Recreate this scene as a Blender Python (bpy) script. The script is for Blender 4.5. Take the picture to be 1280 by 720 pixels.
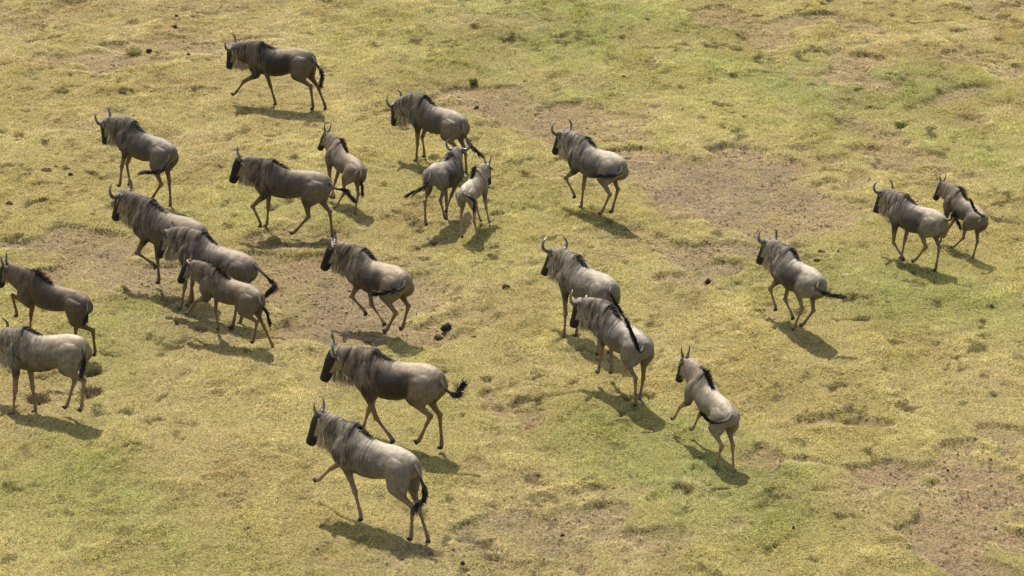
import bpy, bmesh, math, random
import numpy as np
from mathutils import Vector, Matrix, Quaternion
for o in list(bpy.data.objects): bpy.data.objects.remove(o)
SC = bpy.context.scene
COL = SC.collection
rad = math.radians

# ---------------------------------------------------------------- camera
CAM_H, CAM_PITCH, CAM_F = 16.988, 21.0, 3516.87      # metres, degrees below the horizon, focal length for a 1280 wide frame
cd = bpy.data.cameras.new('camera'); cam = bpy.data.objects.new('camera', cd); COL.objects.link(cam)
cam.location = (0, 0, CAM_H); cam.rotation_euler = (rad(90 - CAM_PITCH), 0, 0)
cd.sensor_width = 36; cd.lens = CAM_F / 1280 * 36; cd.clip_start = 0.5; cd.clip_end = 3000
SC.camera = cam
# ---------------------------------------------------------------- world, sun, exposure
SUN_EL, SUN_AZ = 64.0, -20.0                          # degrees; azimuth from +Y, clockwise
w = bpy.data.worlds.new('World'); SC.world = w; w.use_nodes = True
nt = w.node_tree; nt.nodes.clear()
sky = nt.nodes.new('ShaderNodeTexSky'); sky.sky_type = 'NISHITA'; sky.sun_disc = False
sky.sun_elevation = rad(SUN_EL); sky.sun_rotation = rad(SUN_AZ % 360); sky.dust_density = 2.0
bg = nt.nodes.new('ShaderNodeBackground'); bg.inputs[1].default_value = 0.15
wo = nt.nodes.new('ShaderNodeOutputWorld')
sky_tint = nt.nodes.new('ShaderNodeVectorMath'); sky_tint.operation = 'MULTIPLY'; sky_tint.inputs[1].default_value = (1.12, .95, .74)   # warm tint multiplied into the sky light, so shadows turn brownish
nt.links.new(sky.outputs[0], sky_tint.inputs[0]); nt.links.new(sky_tint.outputs[0], bg.inputs[0]); nt.links.new(bg.outputs[0], wo.inputs[0])
sl = bpy.data.lights.new('sun', 'SUN'); sl.energy = 3.6; sl.angle = rad(0.55); sl.color = (1.0, 0.92, 0.77)
so = bpy.data.objects.new('sun', sl); COL.objects.link(so)
sd = Vector((math.sin(rad(SUN_AZ)) * math.cos(rad(SUN_EL)), math.cos(rad(SUN_AZ)) * math.cos(rad(SUN_EL)), math.sin(rad(SUN_EL))))
so.rotation_euler = sd.to_track_quat('Z', 'Y').to_euler(); so.location = (-10, 60, 40)
SC.view_settings.view_transform = 'Standard'; SC.view_settings.look = 'None'
SC.view_settings.exposure = 0.56; SC.view_settings.gamma = 1.0; SC.view_settings.use_curve_mapping = False
SC.render.engine = 'CYCLES'

# ---------------------------------------------------------------- small helpers
def sstep(a, b, x):
    t = np.clip((x - a) / (b - a), 0, 1); return t * t * (3 - 2 * t)
def ground_at(px, py):
    """point of the level ground seen at this place of a 1280 x 720 frame, and metres per pixel there"""
    p = rad(CAM_PITCH); c, n = math.cos(p), math.sin(p)
    u = (px - 640) / CAM_F; v = (360 - py) / CAM_F
    t = CAM_H / (n - v * c)
    return t * u, t * (c + v * n), t / CAM_F
def _hash(ix, iy, seed):
    with np.errstate(over='ignore'):
        h = (ix.astype(np.int64) * 374761393 + iy.astype(np.int64) * 668265263 + seed * 974634777) & 0xffffffff
        h = ((h ^ (h >> 13)) * 1274126177) & 0xffffffff
        h = (h ^ (h >> 16)) & 0xffffff
    return h / float(0xffffff)
def vnoise(x, y, seed=0):
    ix = np.floor(x); iy = np.floor(y); fx = x - ix; fy = y - iy
    fx = fx * fx * (3 - 2 * fx); fy = fy * fy * (3 - 2 * fy)
    ix = ix.astype(np.int64); iy = iy.astype(np.int64)
    a = _hash(ix, iy, seed); b = _hash(ix + 1, iy, seed); c = _hash(ix, iy + 1, seed); d = _hash(ix + 1, iy + 1, seed)
    return (a * (1 - fx) + b * fx) * (1 - fy) + (c * (1 - fx) + d * fx) * fy
def fbm(x, y, seed=0, octv=4, gain=.5):
    s = 0; a = 1; t = 0
    for k in range(octv):
        s = s + a * vnoise(x * 2 ** k + 17.3 * k, y * 2 ** k - 9.1 * k, seed + k); t += a; a *= gain
    return s / t
def link(name, me, mat=None, parent=None):
    o = bpy.data.objects.new(name, me); COL.objects.link(o)
    if mat: me.materials.append(mat)
    if parent: o.parent = parent
    return o
def tag(o, label=None, cat=None, group=None, kind=None):
    if label: o['label'] = label
    if cat: o['category'] = cat
    if group: o['group'] = group
    if kind: o['kind'] = kind
    return o
def smooth(me):
    me.polygons.foreach_set('use_smooth', np.ones(len(me.polygons), bool))

# ---------------------------------------------------------------- materials
def mat_new(name):
    m = bpy.data.materials.new(name); m.use_nodes = True; nt = m.node_tree
    b = nt.nodes['Principled BSDF']; return m, nt, b
def nd(nt, t, **k):
    n = nt.nodes.new(t)
    for a, v in k.items(): setattr(n, a, v)
    return n
def simple(name, col, rough=.6, spec=.4, nscale=30, var=.25, bump=.0):
    m, nt, b = mat_new(name); L = nt.links
    tc = nd(nt, 'ShaderNodeTexCoord'); no = nd(nt, 'ShaderNodeTexNoise'); no.inputs['Scale'].default_value = nscale; no.inputs['Detail'].default_value = 6
    L.new(tc.outputs['Object'], no.inputs['Vector'])
    mr = nd(nt, 'ShaderNodeMapRange'); mr.inputs[1].default_value = .3; mr.inputs[2].default_value = .7; mr.inputs[3].default_value = 1 - var; mr.inputs[4].default_value = 1 + var
    L.new(no.outputs[0], mr.inputs[0])
    mx = nd(nt, 'ShaderNodeVectorMath', operation='SCALE'); mx.inputs[0].default_value = col[:3]
    L.new(mr.outputs[0], mx.inputs['Scale']); L.new(mx.outputs[0], b.inputs['Base Color'])
    b.inputs['Roughness'].default_value = rough; b.inputs['Specular IOR Level'].default_value = spec
    if bump:
        bp = nd(nt, 'ShaderNodeBump'); bp.inputs['Strength'].default_value = bump; bp.inputs['Distance'].default_value = .02
        L.new(no.outputs[0], bp.inputs['Height']); L.new(bp.outputs[0], b.inputs['Normal'])
    return m
def coat_mat():
    """short fur: coat pattern attribute, dark streaks down neck and shoulder, fine mottle"""
    m, nt, b = mat_new('coat'); L = nt.links
    at = nd(nt, 'ShaderNodeAttribute', attribute_name='coat'); fu = nd(nt, 'ShaderNodeAttribute', attribute_name='fur')
    st = nd(nt, 'ShaderNodeAttribute', attribute_name='streak')
    mp = nd(nt, 'ShaderNodeMapping'); mp.inputs['Scale'].default_value = (34, 2.4, 1)
    L.new(fu.outputs['Vector'], mp.inputs['Vector'])
    n1 = nd(nt, 'ShaderNodeTexNoise'); n1.inputs['Scale'].default_value = 1; n1.inputs['Detail'].default_value = 3; n1.inputs['Distortion'].default_value = .5
    L.new(mp.outputs[0], n1.inputs['Vector'])
    mpb = nd(nt, 'ShaderNodeMapping'); mpb.inputs['Scale'].default_value = (75, 5, 1); L.new(fu.outputs['Vector'], mpb.inputs['Vector'])
    nb_ = nd(nt, 'ShaderNodeTexNoise'); nb_.inputs['Scale'].default_value = 1; nb_.inputs['Detail'].default_value = 3; nb_.inputs['Distortion'].default_value = .4
    L.new(mpb.outputs[0], nb_.inputs['Vector'])
    mpc = nd(nt, 'ShaderNodeMapping'); mpc.inputs['Scale'].default_value = (8, 4, 1); mpc.inputs['Location'].default_value = (3, 7, 2); L.new(fu.outputs['Vector'], mpc.inputs['Vector'])
    nc_ = nd(nt, 'ShaderNodeTexNoise'); nc_.inputs['Scale'].default_value = 1; nc_.inputs['Detail'].default_value = 2; L.new(mpc.outputs[0], nc_.inputs['Vector'])
    av = nd(nt, 'ShaderNodeMath', operation='MULTIPLY_ADD'); L.new(nb_.outputs[0], av.inputs[0]); av.inputs[1].default_value = .75; L.new(n1.outputs[0], av.inputs[2])
    av2 = nd(nt, 'ShaderNodeMath', operation='MULTIPLY_ADD'); L.new(nc_.outputs[0], av2.inputs[0]); av2.inputs[1].default_value = .9; L.new(av.outputs[0], av2.inputs[2])
    r1 = nd(nt, 'ShaderNodeMapRange'); r1.inputs[1].default_value = 1.26; r1.inputs[2].default_value = 1.50; L.new(av2.outputs[0], r1.inputs[0])
    mu = nd(nt, 'ShaderNodeMath', operation='MULTIPLY'); L.new(r1.outputs[0], mu.inputs[0]); L.new(st.outputs['Fac'], mu.inputs[1])
    dk = nd(nt, 'ShaderNodeMapRange'); dk.inputs[3].default_value = 1; dk.inputs[4].default_value = .2; L.new(mu.outputs[0], dk.inputs[0])
    tc = nd(nt, 'ShaderNodeTexCoord')
    n2 = nd(nt, 'ShaderNodeTexNoise'); n2.inputs['Scale'].default_value = 16; n2.inputs['Detail'].default_value = 7; n2.inputs['Roughness'].default_value = .72
    L.new(tc.outputs['Object'], n2.inputs['Vector'])
    r2 = nd(nt, 'ShaderNodeMapRange'); r2.inputs[1].default_value = .3; r2.inputs[2].default_value = .7; r2.inputs[3].default_value = .62; r2.inputs[4].default_value = 1.38
    L.new(n2.outputs[0], r2.inputs[0])
    m2 = nd(nt, 'ShaderNodeMath', operation='MULTIPLY'); L.new(dk.outputs[0], m2.inputs[0]); L.new(r2.outputs[0], m2.inputs[1])
    sc = nd(nt, 'ShaderNodeVectorMath', operation='SCALE'); L.new(at.outputs['Color'], sc.inputs[0]); L.new(m2.outputs[0], sc.inputs['Scale'])
    L.new(sc.outputs[0], b.inputs['Base Color'])
    b.inputs['Roughness'].default_value = .53; b.inputs['Specular IOR Level'].default_value = .32
    ad = nd(nt, 'ShaderNodeMath', operation='MULTIPLY_ADD'); L.new(n2.outputs[0], ad.inputs[0]); ad.inputs[1].default_value = .6
    iv = nd(nt, 'ShaderNodeMath', operation='MULTIPLY'); L.new(mu.outputs[0], iv.inputs[0]); iv.inputs[1].default_value = -.7; L.new(iv.outputs[0], ad.inputs[2])
    bp = nd(nt, 'ShaderNodeBump'); bp.inputs['Strength'].default_value = .55; bp.inputs['Distance'].default_value = .02
    L.new(ad.outputs[0], bp.inputs['Height']); L.new(bp.outputs[0], b.inputs['Normal'])
    return m
def attr_mat(name, attr, rough, spec, trans=0):
    m, nt, b = mat_new(name); L = nt.links
    at = nd(nt, 'ShaderNodeAttribute', attribute_name=attr)
    L.new(at.outputs['Color'], b.inputs['Base Color'])
    b.inputs['Roughness'].default_value = rough; b.inputs['Specular IOR Level'].default_value = spec
    if trans:
        tr = nd(nt, 'ShaderNodeBsdfTranslucent'); L.new(at.outputs['Color'], tr.inputs['Color'])
        ms = nd(nt, 'ShaderNodeMixShader'); ms.inputs[0].default_value = trans
        L.new(b.outputs[0], ms.inputs[1]); L.new(tr.outputs[0], ms.inputs[2]); L.new(ms.outputs[0], nt.nodes['Material Output'].inputs['Surface'])
    return m
M_COAT = coat_mat()
M_HORN = simple('horn', (.13, .115, .10), .22, .7, 14, .7)
M_HORNP = simple('young_horn', (.10, .085, .07), .4, .5, 14, .4)
M_HAIR = attr_mat('hair', 'coat', .6, .25)
M_EAR = simple('ear', (.12, .10, .085), .6, .3, 20, .3)
M_HOOF = simple('hoof', (.035, .03, .027), .45, .4, 20, .4)
M_EYE = simple('eye', (.006, .005, .005), .1, .6, 5, 0)
M_DUNG = simple('dung', (.085, .052, .033), .9, .15, 22, .6, 1.0)
M_DUNGK = simple('dark_dung', (.035, .025, .019), .8, .2, 22, .5, 1.0)
M_STONE = simple('stone', (.36, .31, .24), .9, .2, 22, .3, .8)

# ---------------------------------------------------------------- the plain: bare patches, clump height, relief
# worn patches (frame place, half width, half height, strength)
PATCH = [(930, 232, 140, 46, 1.0), (800, 205, 60, 16, .8), (1010, 262, 100, 30, .7), (900, 315, 70, 30, .75), (720, 150, 110, 24, .8), (600, 135, 60, 20, .7),
         (985, 35, 110, 18, .7), (1060, 85, 70, 22, .8), (50, 305, 110, 20, .95), (180, 345, 90, 18, .8), (430, 365, 120, 42, 1.0), (260, 345, 110, 22, .75), (510, 400, 80, 20, .8), (100, 325, 90, 16, .8),
         (330, 330, 60, 22, .7), (555, 412, 60, 14, .8), (1120, 590, 120, 28, 1.0), (1225, 640, 60, 60, .95), (1190, 690, 50, 30, .8), (652, 500, 40, 15, .85),
         (240, 62, 70, 12, .6), (120, 78, 90, 16, .75), (30, 15, 80, 16, .5), (700, 680, 190, 40, .6), (480, 690, 60, 30, .4), (610, 590, 60, 30, .5),
         (740, 600, 50, 20, .4), (400, 285, 60, 22, .6), (100, 150, 60, 14, .35), (1265, 15, 30, 22, .7), (1230, 75, 22, 30, .55), (1190, 130, 30, 22, .5), (1110, 190, 60, 26, .45), (1270, 560, 40, 30, .6), (60, 495, 50, 10, .5)]
_pg = []
for cx, cy, rx, ry, s in PATCH:
    x, y, m = ground_at(cx, cy); fs = CAM_H / math.hypot(y, CAM_H)
    _pg.append((x, y, rx * m, ry * m / fs, s))
# greener places
LUSH = [(1100, 120, 120, 40), (1000, 90, 150, 40), (640, 60, 120, 50), (350, 70, 90, 40), (480, 40, 90, 30), (700, 40, 100, 30), (1230, 180, 60, 40), (330, 215, 60, 30), (60, 180, 60, 30), (820, 30, 80, 20),
        (60, 360, 80, 20), (240, 400, 120, 40), (450, 490, 90, 30), (800, 550, 120, 50), (620, 650, 60, 20), (900, 600, 120, 40), (640, 260, 60, 20), (200, 600, 200, 70), (940, 650, 90, 40), (1140, 380, 100, 40), (150, 420, 90, 60)]
_lg = []
for cx, cy, rx, ry in LUSH:
    x, y, m = ground_at(cx, cy); fs = CAM_H / math.hypot(y, CAM_H)
    _lg.append((x, y, rx * m, ry * m / fs))
DRY = [(110, 100, 220, 100), (680, 640, 230, 60), (860, 430, 220, 70), (350, 150, 110, 60), (1250, 40, 70, 60), (300, 560, 120, 40), (1200, 280, 60, 60)]
_dg = []
for cx, cy, rx, ry in DRY:
    x, y, m = ground_at(cx, cy); fs = CAM_H / math.hypot(y, CAM_H)
    _dg.append((x, y, rx * m, ry * m / fs))
def dry(x, y):
    l = np.zeros_like(x)
    for cx, cy, rx, ry in _dg: l += np.exp(-(((x - cx) / rx) ** 2 + ((y - cy) / ry) ** 2))
    return np.clip(l, 0, 1)
def bare(x, y):
    wx = x + 1.7 * (fbm(x * .9, y * .9, 5, 3) - .5) * 1.6; wy = y + 2.6 * (fbm(x * .9, y * .9, 9, 3) - .5) * 1.6
    b = np.zeros_like(x)
    for cx, cy, rx, ry, s in _pg:
        d = np.sqrt(((wx - cx) / rx) ** 2 + ((wy - cy) / ry) ** 2)
        b = np.maximum(b, s * (1 - sstep(.55, 1.35, d)))
    g = sstep(.57, .72, fbm(x * .35, y * .28, 21, 4)) * .3
    b = np.maximum(b, g)
    return np.clip(b * (.15 + 1.45 * fbm(x * 2.0, y * 1.5, 31, 5, .65)), 0, 1)
def lush(x, y):
    l = np.zeros_like(x)
    for cx, cy, rx, ry in _lg:
        l += np.exp(-(((x - cx) / rx) ** 2 + ((y - cy) / ry) ** 2))
    return np.clip(.6 * l + 1.5 * (fbm(x * .3, y * .25, 41, 4) - .46) - .5 * dry(x, y), 0, 1)
def clump(x, y):
    wx = x + .5 * (fbm(x * 1.3, y * 1.3, 61, 2) - .5); wy = y + .5 * (fbm(x * 1.3, y * 1.3, 62, 2) - .5)
    c = fbm(wx * 1.9, wy * 1.35, 51, 4, .6)
    return np.clip((c - .33) / .38, 0, 1)
def pocket(x, y):  # small pits in the turf; also the mask for their painted shade
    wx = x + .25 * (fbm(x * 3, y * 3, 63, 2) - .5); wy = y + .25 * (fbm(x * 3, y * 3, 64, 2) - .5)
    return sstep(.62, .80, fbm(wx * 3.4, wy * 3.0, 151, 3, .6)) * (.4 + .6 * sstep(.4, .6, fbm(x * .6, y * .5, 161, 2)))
def relief(x, y, b=None):
    if b is None: b = bare(x, y)
    z = .16 * (fbm(x * .22, y * .18, 71, 3) - .5) + (1 - b) * (.055 * clump(x, y) ** 1.2) - .075 * sstep(.18, .5, b)
    z += .045 * (fbm(x * 5.5, y * 4.5, 81, 3) - .5)
    z -= .055 * pocket(x, y) * (1 - b)
    z += b * .085 * (fbm(x * 7, y * 6, 83, 3, .6) - .5)
    near = 1 - sstep(72, 90, y)
    return z * near

# ground sheet: fine where the camera looks, coarse out to the horizon
def axis(a, b, step, far, k):
    v = list(np.arange(a, b + step / 2, step)); s = step; q = v[-1]
    while q < far: s *= k; q += s; v.append(q)
    s = step; q = v[0]
    while q > -far: s *= k; q -= s; v.insert(0, q)
    return np.array(v)
gx = axis(-13.5, 13.5, .04, 1500, 1.35); gy = axis(31, 66, .05, 1500, 1.35)
X, Y = np.meshgrid(gx, gy); x = X.ravel(); y = Y.ravel()
bb = bare(x, y); z = relief(x, y, bb)
me = bpy.data.meshes.new('ground')
nx, ny = len(gx), len(gy)
me.vertices.add(nx * ny); me.vertices.foreach_set('co', np.stack([x, y, z], 1).astype(np.float32).ravel())
i, j = np.meshgrid(np.arange(nx - 1), np.arange(ny - 1)); a = (j * nx + i).ravel()
q = np.stack([a, a + 1, a + 1 + nx, a + nx], 1).ravel()
me.loops.add(len(q)); me.loops.foreach_set('vertex_index', q.astype(np.int32))
me.polygons.add(len(q) // 4); me.polygons.foreach_set('loop_start', np.arange(0, len(q), 4, dtype=np.int32))
me.update(calc_edges=True); smooth(me)
soil = np.array([.255, .192, .112]); grey = np.array([.225, .180, .118]); thatch = np.array([.30, .255, .105])
ls = lush(x, y)
gm = sstep(.5, .62, fbm(x * .5, y * .4, 91, 4))[:, None]
cc = (soil * (1 - gm) + grey * gm)
tt = thatch * (1 - .45 * ls[:, None]) + np.array([.17, .19, .055]) * (.45 * ls[:, None])
tt = tt * (1 - .72 * pocket(x, y)[:, None]); gc = tt * (1 - bb[:, None]) + cc * bb[:, None]  # pits darkened: decaying thatch plus shade put into the colour
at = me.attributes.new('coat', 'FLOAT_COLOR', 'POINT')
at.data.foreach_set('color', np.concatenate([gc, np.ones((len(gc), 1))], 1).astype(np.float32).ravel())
mg, nt, b = mat_new('ground'); L = nt.links
at = nd(nt, 'ShaderNodeAttribute', attribute_name='coat'); tc = nd(nt, 'ShaderNodeTexCoord')
n1 = nd(nt, 'ShaderNodeTexNoise'); n1.inputs['Scale'].default_value = 22; n1.inputs['Detail'].default_value = 8; n1.inputs['Roughness'].default_value = .75
L.new(tc.outputs['Object'], n1.inputs['Vector'])
r1 = nd(nt, 'ShaderNodeMapRange'); r1.inputs[1].default_value = .36; r1.inputs[2].default_value = .64; r1.inputs[3].default_value = .35; r1.inputs[4].default_value = 1.5
L.new(n1.outputs[0], r1.inputs[0])
sv = nd(nt, 'ShaderNodeVectorMath', operation='SCALE'); L.new(at.outputs['Color'], sv.inputs[0]); L.new(r1.outputs[0], sv.inputs['Scale']); L.new(sv.outputs[0], b.inputs['Base Color'])
b.inputs['Roughness'].default_value = .95; b.inputs['Specular IOR Level'].default_value = .15
bp = nd(nt, 'ShaderNodeBump'); bp.inputs['Strength'].default_value = .9; bp.inputs['Distance'].default_value = .05
L.new(n1.outputs[0], bp.inputs['Height']); L.new(bp.outputs[0], b.inputs['Normal'])
tag(link('ground', me, mg), kind='structure')

# ---------------------------------------------------------------- grass: single blades, matted and leaning
def strip_mesh(name, base, dirv, side, length, width, bend, cols, mat, parent=None, tip_col=None, segs=2):
    """many thin two-segment blades as one mesh; arrays of shape (n,3)/(n,)"""
    n = len(base); L_ = length[:, None]; W = width[:, None]
    mid = base + dirv * L_ * .55; tipd = dirv + bend; tipd /= np.linalg.norm(tipd, axis=1)[:, None]
    tip = mid + tipd * L_ * .5
    v = np.stack([base - side * W, base + side * W, mid - side * W * .75, mid + side * W * .75, tip], 1).astype(np.float32)
    me = bpy.data.meshes.new(name); me.vertices.add(n * 5); me.vertices.foreach_set('co', v.ravel())
    k = np.arange(n, dtype=np.int64)[:, None] * 5
    lo = np.concatenate([k + 0, k + 1, k + 3, k + 2, k + 2, k + 3, k + 4], 1).astype(np.int32).ravel()
    me.loops.add(len(lo)); me.loops.foreach_set('vertex_index', lo)
    me.polygons.add(n * 2); s = (np.arange(n, dtype=np.int32)[:, None] * 7 + np.array([0, 4], np.int32)).ravel()
    me.polygons.foreach_set('loop_start', s)
    me.update(calc_edges=False)
    if cols is not None:
        c = np.repeat(np.concatenate([cols, np.ones((n, 1))], 1)[:, None, :], 5, 1)
        a = me.attributes.new('coat', 'FLOAT_COLOR', 'POINT'); a.data.foreach_set('color', c.astype(np.float32).ravel())
    return link(name, me, mat, parent)
rng = np.random.default_rng(7)
N = 2300000
gyv = 31 + (66 - 31) * rng.random(N * 2); hw = (gyv + 4) * .193 + .6
keep = rng.random(N * 2) < hw / hw.max(); gyv = gyv[keep][:N]; hw = hw[keep][:N]
gxv = (rng.random(len(gyv)) * 2 - 1) * hw
bb = bare(gxv, gyv); cl = clump(gxv, gyv); ls = lush(gxv, gyv)
keep = rng.random(len(gyv)) < (.8 + .2 * (1 - bb)) * (.78 + .22 * cl)
gxv, gyv, bb, cl, ls = gxv[keep], gyv[keep], bb[keep], cl[keep], ls[keep]
n = len(gxv)
gz = relief(gxv, gyv, bb) - .004
far = 1 + .35 * sstep(40, 64, gyv)
ln = (.034 + .036 * cl ** 1.3) * (1 - .45 * bb) * (.6 + .8 * rng.random(n))
swirl = fbm(gxv * .8, gyv * .6, 101, 3) * 10 + 1.2
ang = swirl + rng.normal(0, 1.1, n)
lean = np.clip(rng.normal(1.0, .35, n), .1, 1.5) * (1 - bb) + bb * np.clip(rng.normal(1.35, .2, n), .6, 1.55)
dv = np.stack([np.cos(ang) * np.sin(lean), np.sin(ang) * np.sin(lean), np.cos(lean)], 1)
a2 = ang + np.pi / 2 + rng.normal(0, .5, n)
sv_ = np.stack([np.cos(a2), np.sin(a2), np.zeros(n)], 1)
bend = np.stack([np.cos(ang) * .5, np.sin(ang) * .5, -rng.random(n) * .6], 1)
straw = np.array([.56, .475, .19]); yel = np.array([.45, .44, .125]); grn = np.array([.30, .38, .08]); dead = np.array([.47, .36, .20]); pale = np.array([.62, .54, .34])
gr = np.clip(.28 + ls * .8 - .28 * dry(gxv, gyv) - .3 * sstep(.5, .68, fbm(gxv * .28, gyv * .22, 191, 3)) + .20 * rng.normal(0, 1, n) + .28 * (fbm(gxv * 1.1, gyv * .9, 121, 3) - .5) * 2, 0, 1)[:, None]
c = np.where(gr < .5, straw + (yel - straw) * gr * 2, yel + (grn - yel) * (gr - .5) * 2)
dm = np.clip(bb * 1.1 + .06 + .2 * (rng.random(n) - .5) + .5 * sstep(.52, .7, fbm(gxv * .7, gyv * .5, 131, 4)), 0, 1)[:, None]
c = c * (1 - dm) + (dead * (.75 + .5 * rng.random((n, 1)))) * dm
pm = (rng.random(n) < .08)[:, None]; c = np.where(pm, pale, c)
hue = fbm(gxv * 3.6, gyv * 3.0, 171, 4, .65)[:, None] - .5
c = c * (1 + np.array([.10, -.02, -.5]) * hue * .9) * (1 + .8 * (fbm(gxv * 2.6, gyv * 2.2, 181, 5, .7)[:, None] - .5))
pk = pocket(gxv, gyv)[:, None] * (.5 + .5 * rng.random((n, 1))); c = c * (1 - pk) + np.array([.12, .095, .038]) * pk  # blades in pits: dead brown, with shadow painted into the colour
c = np.clip(c, 0, 1) * (.6 + .8 * rng.random((n, 1)))
M_GRASS = attr_mat('grass', 'coat', .6, .25, .25)
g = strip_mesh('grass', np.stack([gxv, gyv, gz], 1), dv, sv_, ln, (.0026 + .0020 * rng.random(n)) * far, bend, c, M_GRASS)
tag(g, 'short matted yellow-green dry grass covering the plain', 'grass', kind='stuff')

# loose crumbs of dry earth and trampled litter on the worn places
N = 260000
ey = 31 + 35 * rng.random(N); ex = (rng.random(N) * 2 - 1) * ((ey + 4) * .193 + .6); eb = bare(ex, ey)
k = (rng.random(N) < eb ** 1.5 * (.15 + .85 * sstep(.42, .62, fbm(ex * 2.5, ey * 2, 141, 3)))); ex, ey, eb = ex[k], ey[k], eb[k]; n = len(ex)
es = .008 + .030 * rng.random(n) ** 3; ez = relief(ex, ey, eb)
O = np.array([[1, 0, 0], [0, 1, 0], [-1, 0, 0], [0, -1, 0], [0, 0, 1.]]); v = O[None] * es[:, None, None] * (.6 + .8 * rng.random((n, 5, 1)))
a = rng.random(n) * 6.28; ca, sa = np.cos(a)[:, None], np.sin(a)[:, None]
v = np.stack([v[:, :, 0] * ca - v[:, :, 1] * sa, v[:, :, 0] * sa + v[:, :, 1] * ca, v[:, :, 2] * .8 + v[:, :, 0] * .3], 2) + np.stack([ex, ey, ez], 1)[:, None]
me = bpy.data.meshes.new('earth_crumbs'); me.vertices.add(n * 5); me.vertices.foreach_set('co', v.astype(np.float32).ravel())
t = np.array([0, 1, 4, 1, 2, 4, 2, 3, 4, 3, 0, 4]); lo = (np.arange(n)[:, None] * 5 + t).astype(np.int32).ravel()
me.loops.add(len(lo)); me.loops.foreach_set('vertex_index', lo); me.polygons.add(n * 4); me.polygons.foreach_set('loop_start', np.arange(0, n * 12, 3, dtype=np.int32)); me.update(calc_edges=False)
ec = np.array([.23, .165, .105]) * (.35 + 1.0 * rng.random((n, 1)) ** 1.5)
a = me.attributes.new('coat', 'FLOAT_COLOR', 'POINT'); a.data.foreach_set('color', np.repeat(np.concatenate([ec, np.ones((n, 1))], 1)[:, None], 5, 1).astype(np.float32).ravel())
tag(link('earth_crumbs', me, attr_mat('earth', 'coat', .95, .1)), 'loose crumbs of dry brown earth on the worn patches', 'earth', kind='stuff')

# ---------------------------------------------------------------- skeleton
PIV = np.array([0, 0, .95])
RJ = dict(wi=(0.31, 0, 1.335), tb=(-0.71, 0, 1.10), nb=(0.52, 0, 1.05))
SH = (0.50, 0.15, 0.92); HI = (-0.50, 0.15, 0.97)
LFL = (0.22, 0.36, 0.34, 0.085); LHL = (0.30, 0.36, 0.42, 0.085)
NECK, HEAD = .50, .47
def dirv(pt, yw=0):
    pt, yw = rad(pt), rad(yw); return np.array([math.cos(pt) * math.cos(yw), math.cos(pt) * math.sin(yw), math.sin(pt)])
def joints(p):
    J = {k: np.array(v, float) for k, v in RJ.items()}
    J['po'] = J['nb'] + NECK * dirv(p[6], p[7]); J['mz'] = J['po'] + HEAD * dirv(p[8], p[7] + p[9])
    for i, (nm, sy) in enumerate((('LF', 1), ('RF', -1), ('LH', 1), ('RH', -1))):
        a = p[10 + 3 * i:13 + 3 * i]; o = np.array(SH if i < 2 else HI) * np.array([1, sy, 1]); Ls = LFL if i < 2 else LHL
        j1 = o + Ls[0] * dirv(a[0]); j2 = j1 + Ls[1] * dirv(a[1]) + np.array([0, -sy * .03, 0]); j3 = j2 + Ls[2] * dirv(a[2]); j4 = j3 + Ls[3] * dirv(a[2] + 18)
        for qn, jj in enumerate((o, j1, j2, j3, j4)): J[nm + str(qn)] = jj
    return J
def catmull(P, n=6):
    P = [np.array(q, float) for q in P]; P = [2 * P[0] - P[1]] + P + [2 * P[-1] - P[-2]]; out = []
    for i in range(1, len(P) - 2):
        for k in range(n):
            t = k / n; a, b_, c_, d = P[i - 1:i + 3]
            out.append(.5 * (2 * b_ + (c_ - a) * t + (2 * a - 5 * b_ + 4 * c_ - d) * t * t + (3 * b_ - a - 3 * c_ + d) * t ** 3))
    out.append(P[-2]); return out
def ring_tube(bm, centres, us, vs, ru, rv, shape=None, seg=20):
    """loft: ring k is centres[k] + ru*cos*us + rv*sin*vs"""
    rows = []
    for c, u, v, a, b_ in zip(centres, us, vs, ru, rv):
        row = []
        for s in range(seg):
            t = 2 * math.pi * s / seg; cu, sv = math.cos(t), math.sin(t)
            k = shape(cu, sv) if shape else 1
            row.append(bm.verts.new(c + u * a * cu * k + v * b_ * sv))
        rows.append(row)
    for r0, r1 in zip(rows, rows[1:]):
        for s in range(seg): bm.faces.new((r0[s], r0[(s + 1) % seg], r1[(s + 1) % seg], r1[s]))
    bm.faces.new(rows[0][::-1]); bm.faces.new(rows[-1])
def frame(d, hint):
    d = d / np.linalg.norm(d); s = np.cross(hint, d); s /= np.linalg.norm(s); u = np.cross(d, s); return d, s, u
def limb(bm, pts, rs, flat=1.0, seg=14, sub=5):
    """tapered limb through pts, radius rs; flat < 1 makes it thinner sideways"""
    C = catmull(pts, sub); R_ = [float(v[0]) for v in catmull([[r, 0, 0] for r in rs], sub)]
    us, vs = [], []
    for k in range(len(C)):
        d = C[min(k + 1, len(C) - 1)] - C[max(k - 1, 0)]
        side = np.array([0, 1., 0]); side -= d * np.dot(side, d) / np.dot(d, d)
        if np.linalg.norm(side) < 1e-3: side = np.array([1., 0, 0])
        side /= np.linalg.norm(side); f = np.cross(d / np.linalg.norm(d), side)
        us.append(side); vs.append(f)
    ring_tube(bm, C, us, vs, [max(r, .008) * flat for r in R_], [max(r, .008) for r in R_], None, seg)
def ball(bm, c, r, sx=1, sy=1, sz=1):
    bmesh.ops.create_icosphere(bm, subdivisions=3, radius=1, matrix=Matrix.Translation(Vector(c)) @ Matrix.Diagonal((r * sx, r * sy, r * sz, 1)))
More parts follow.
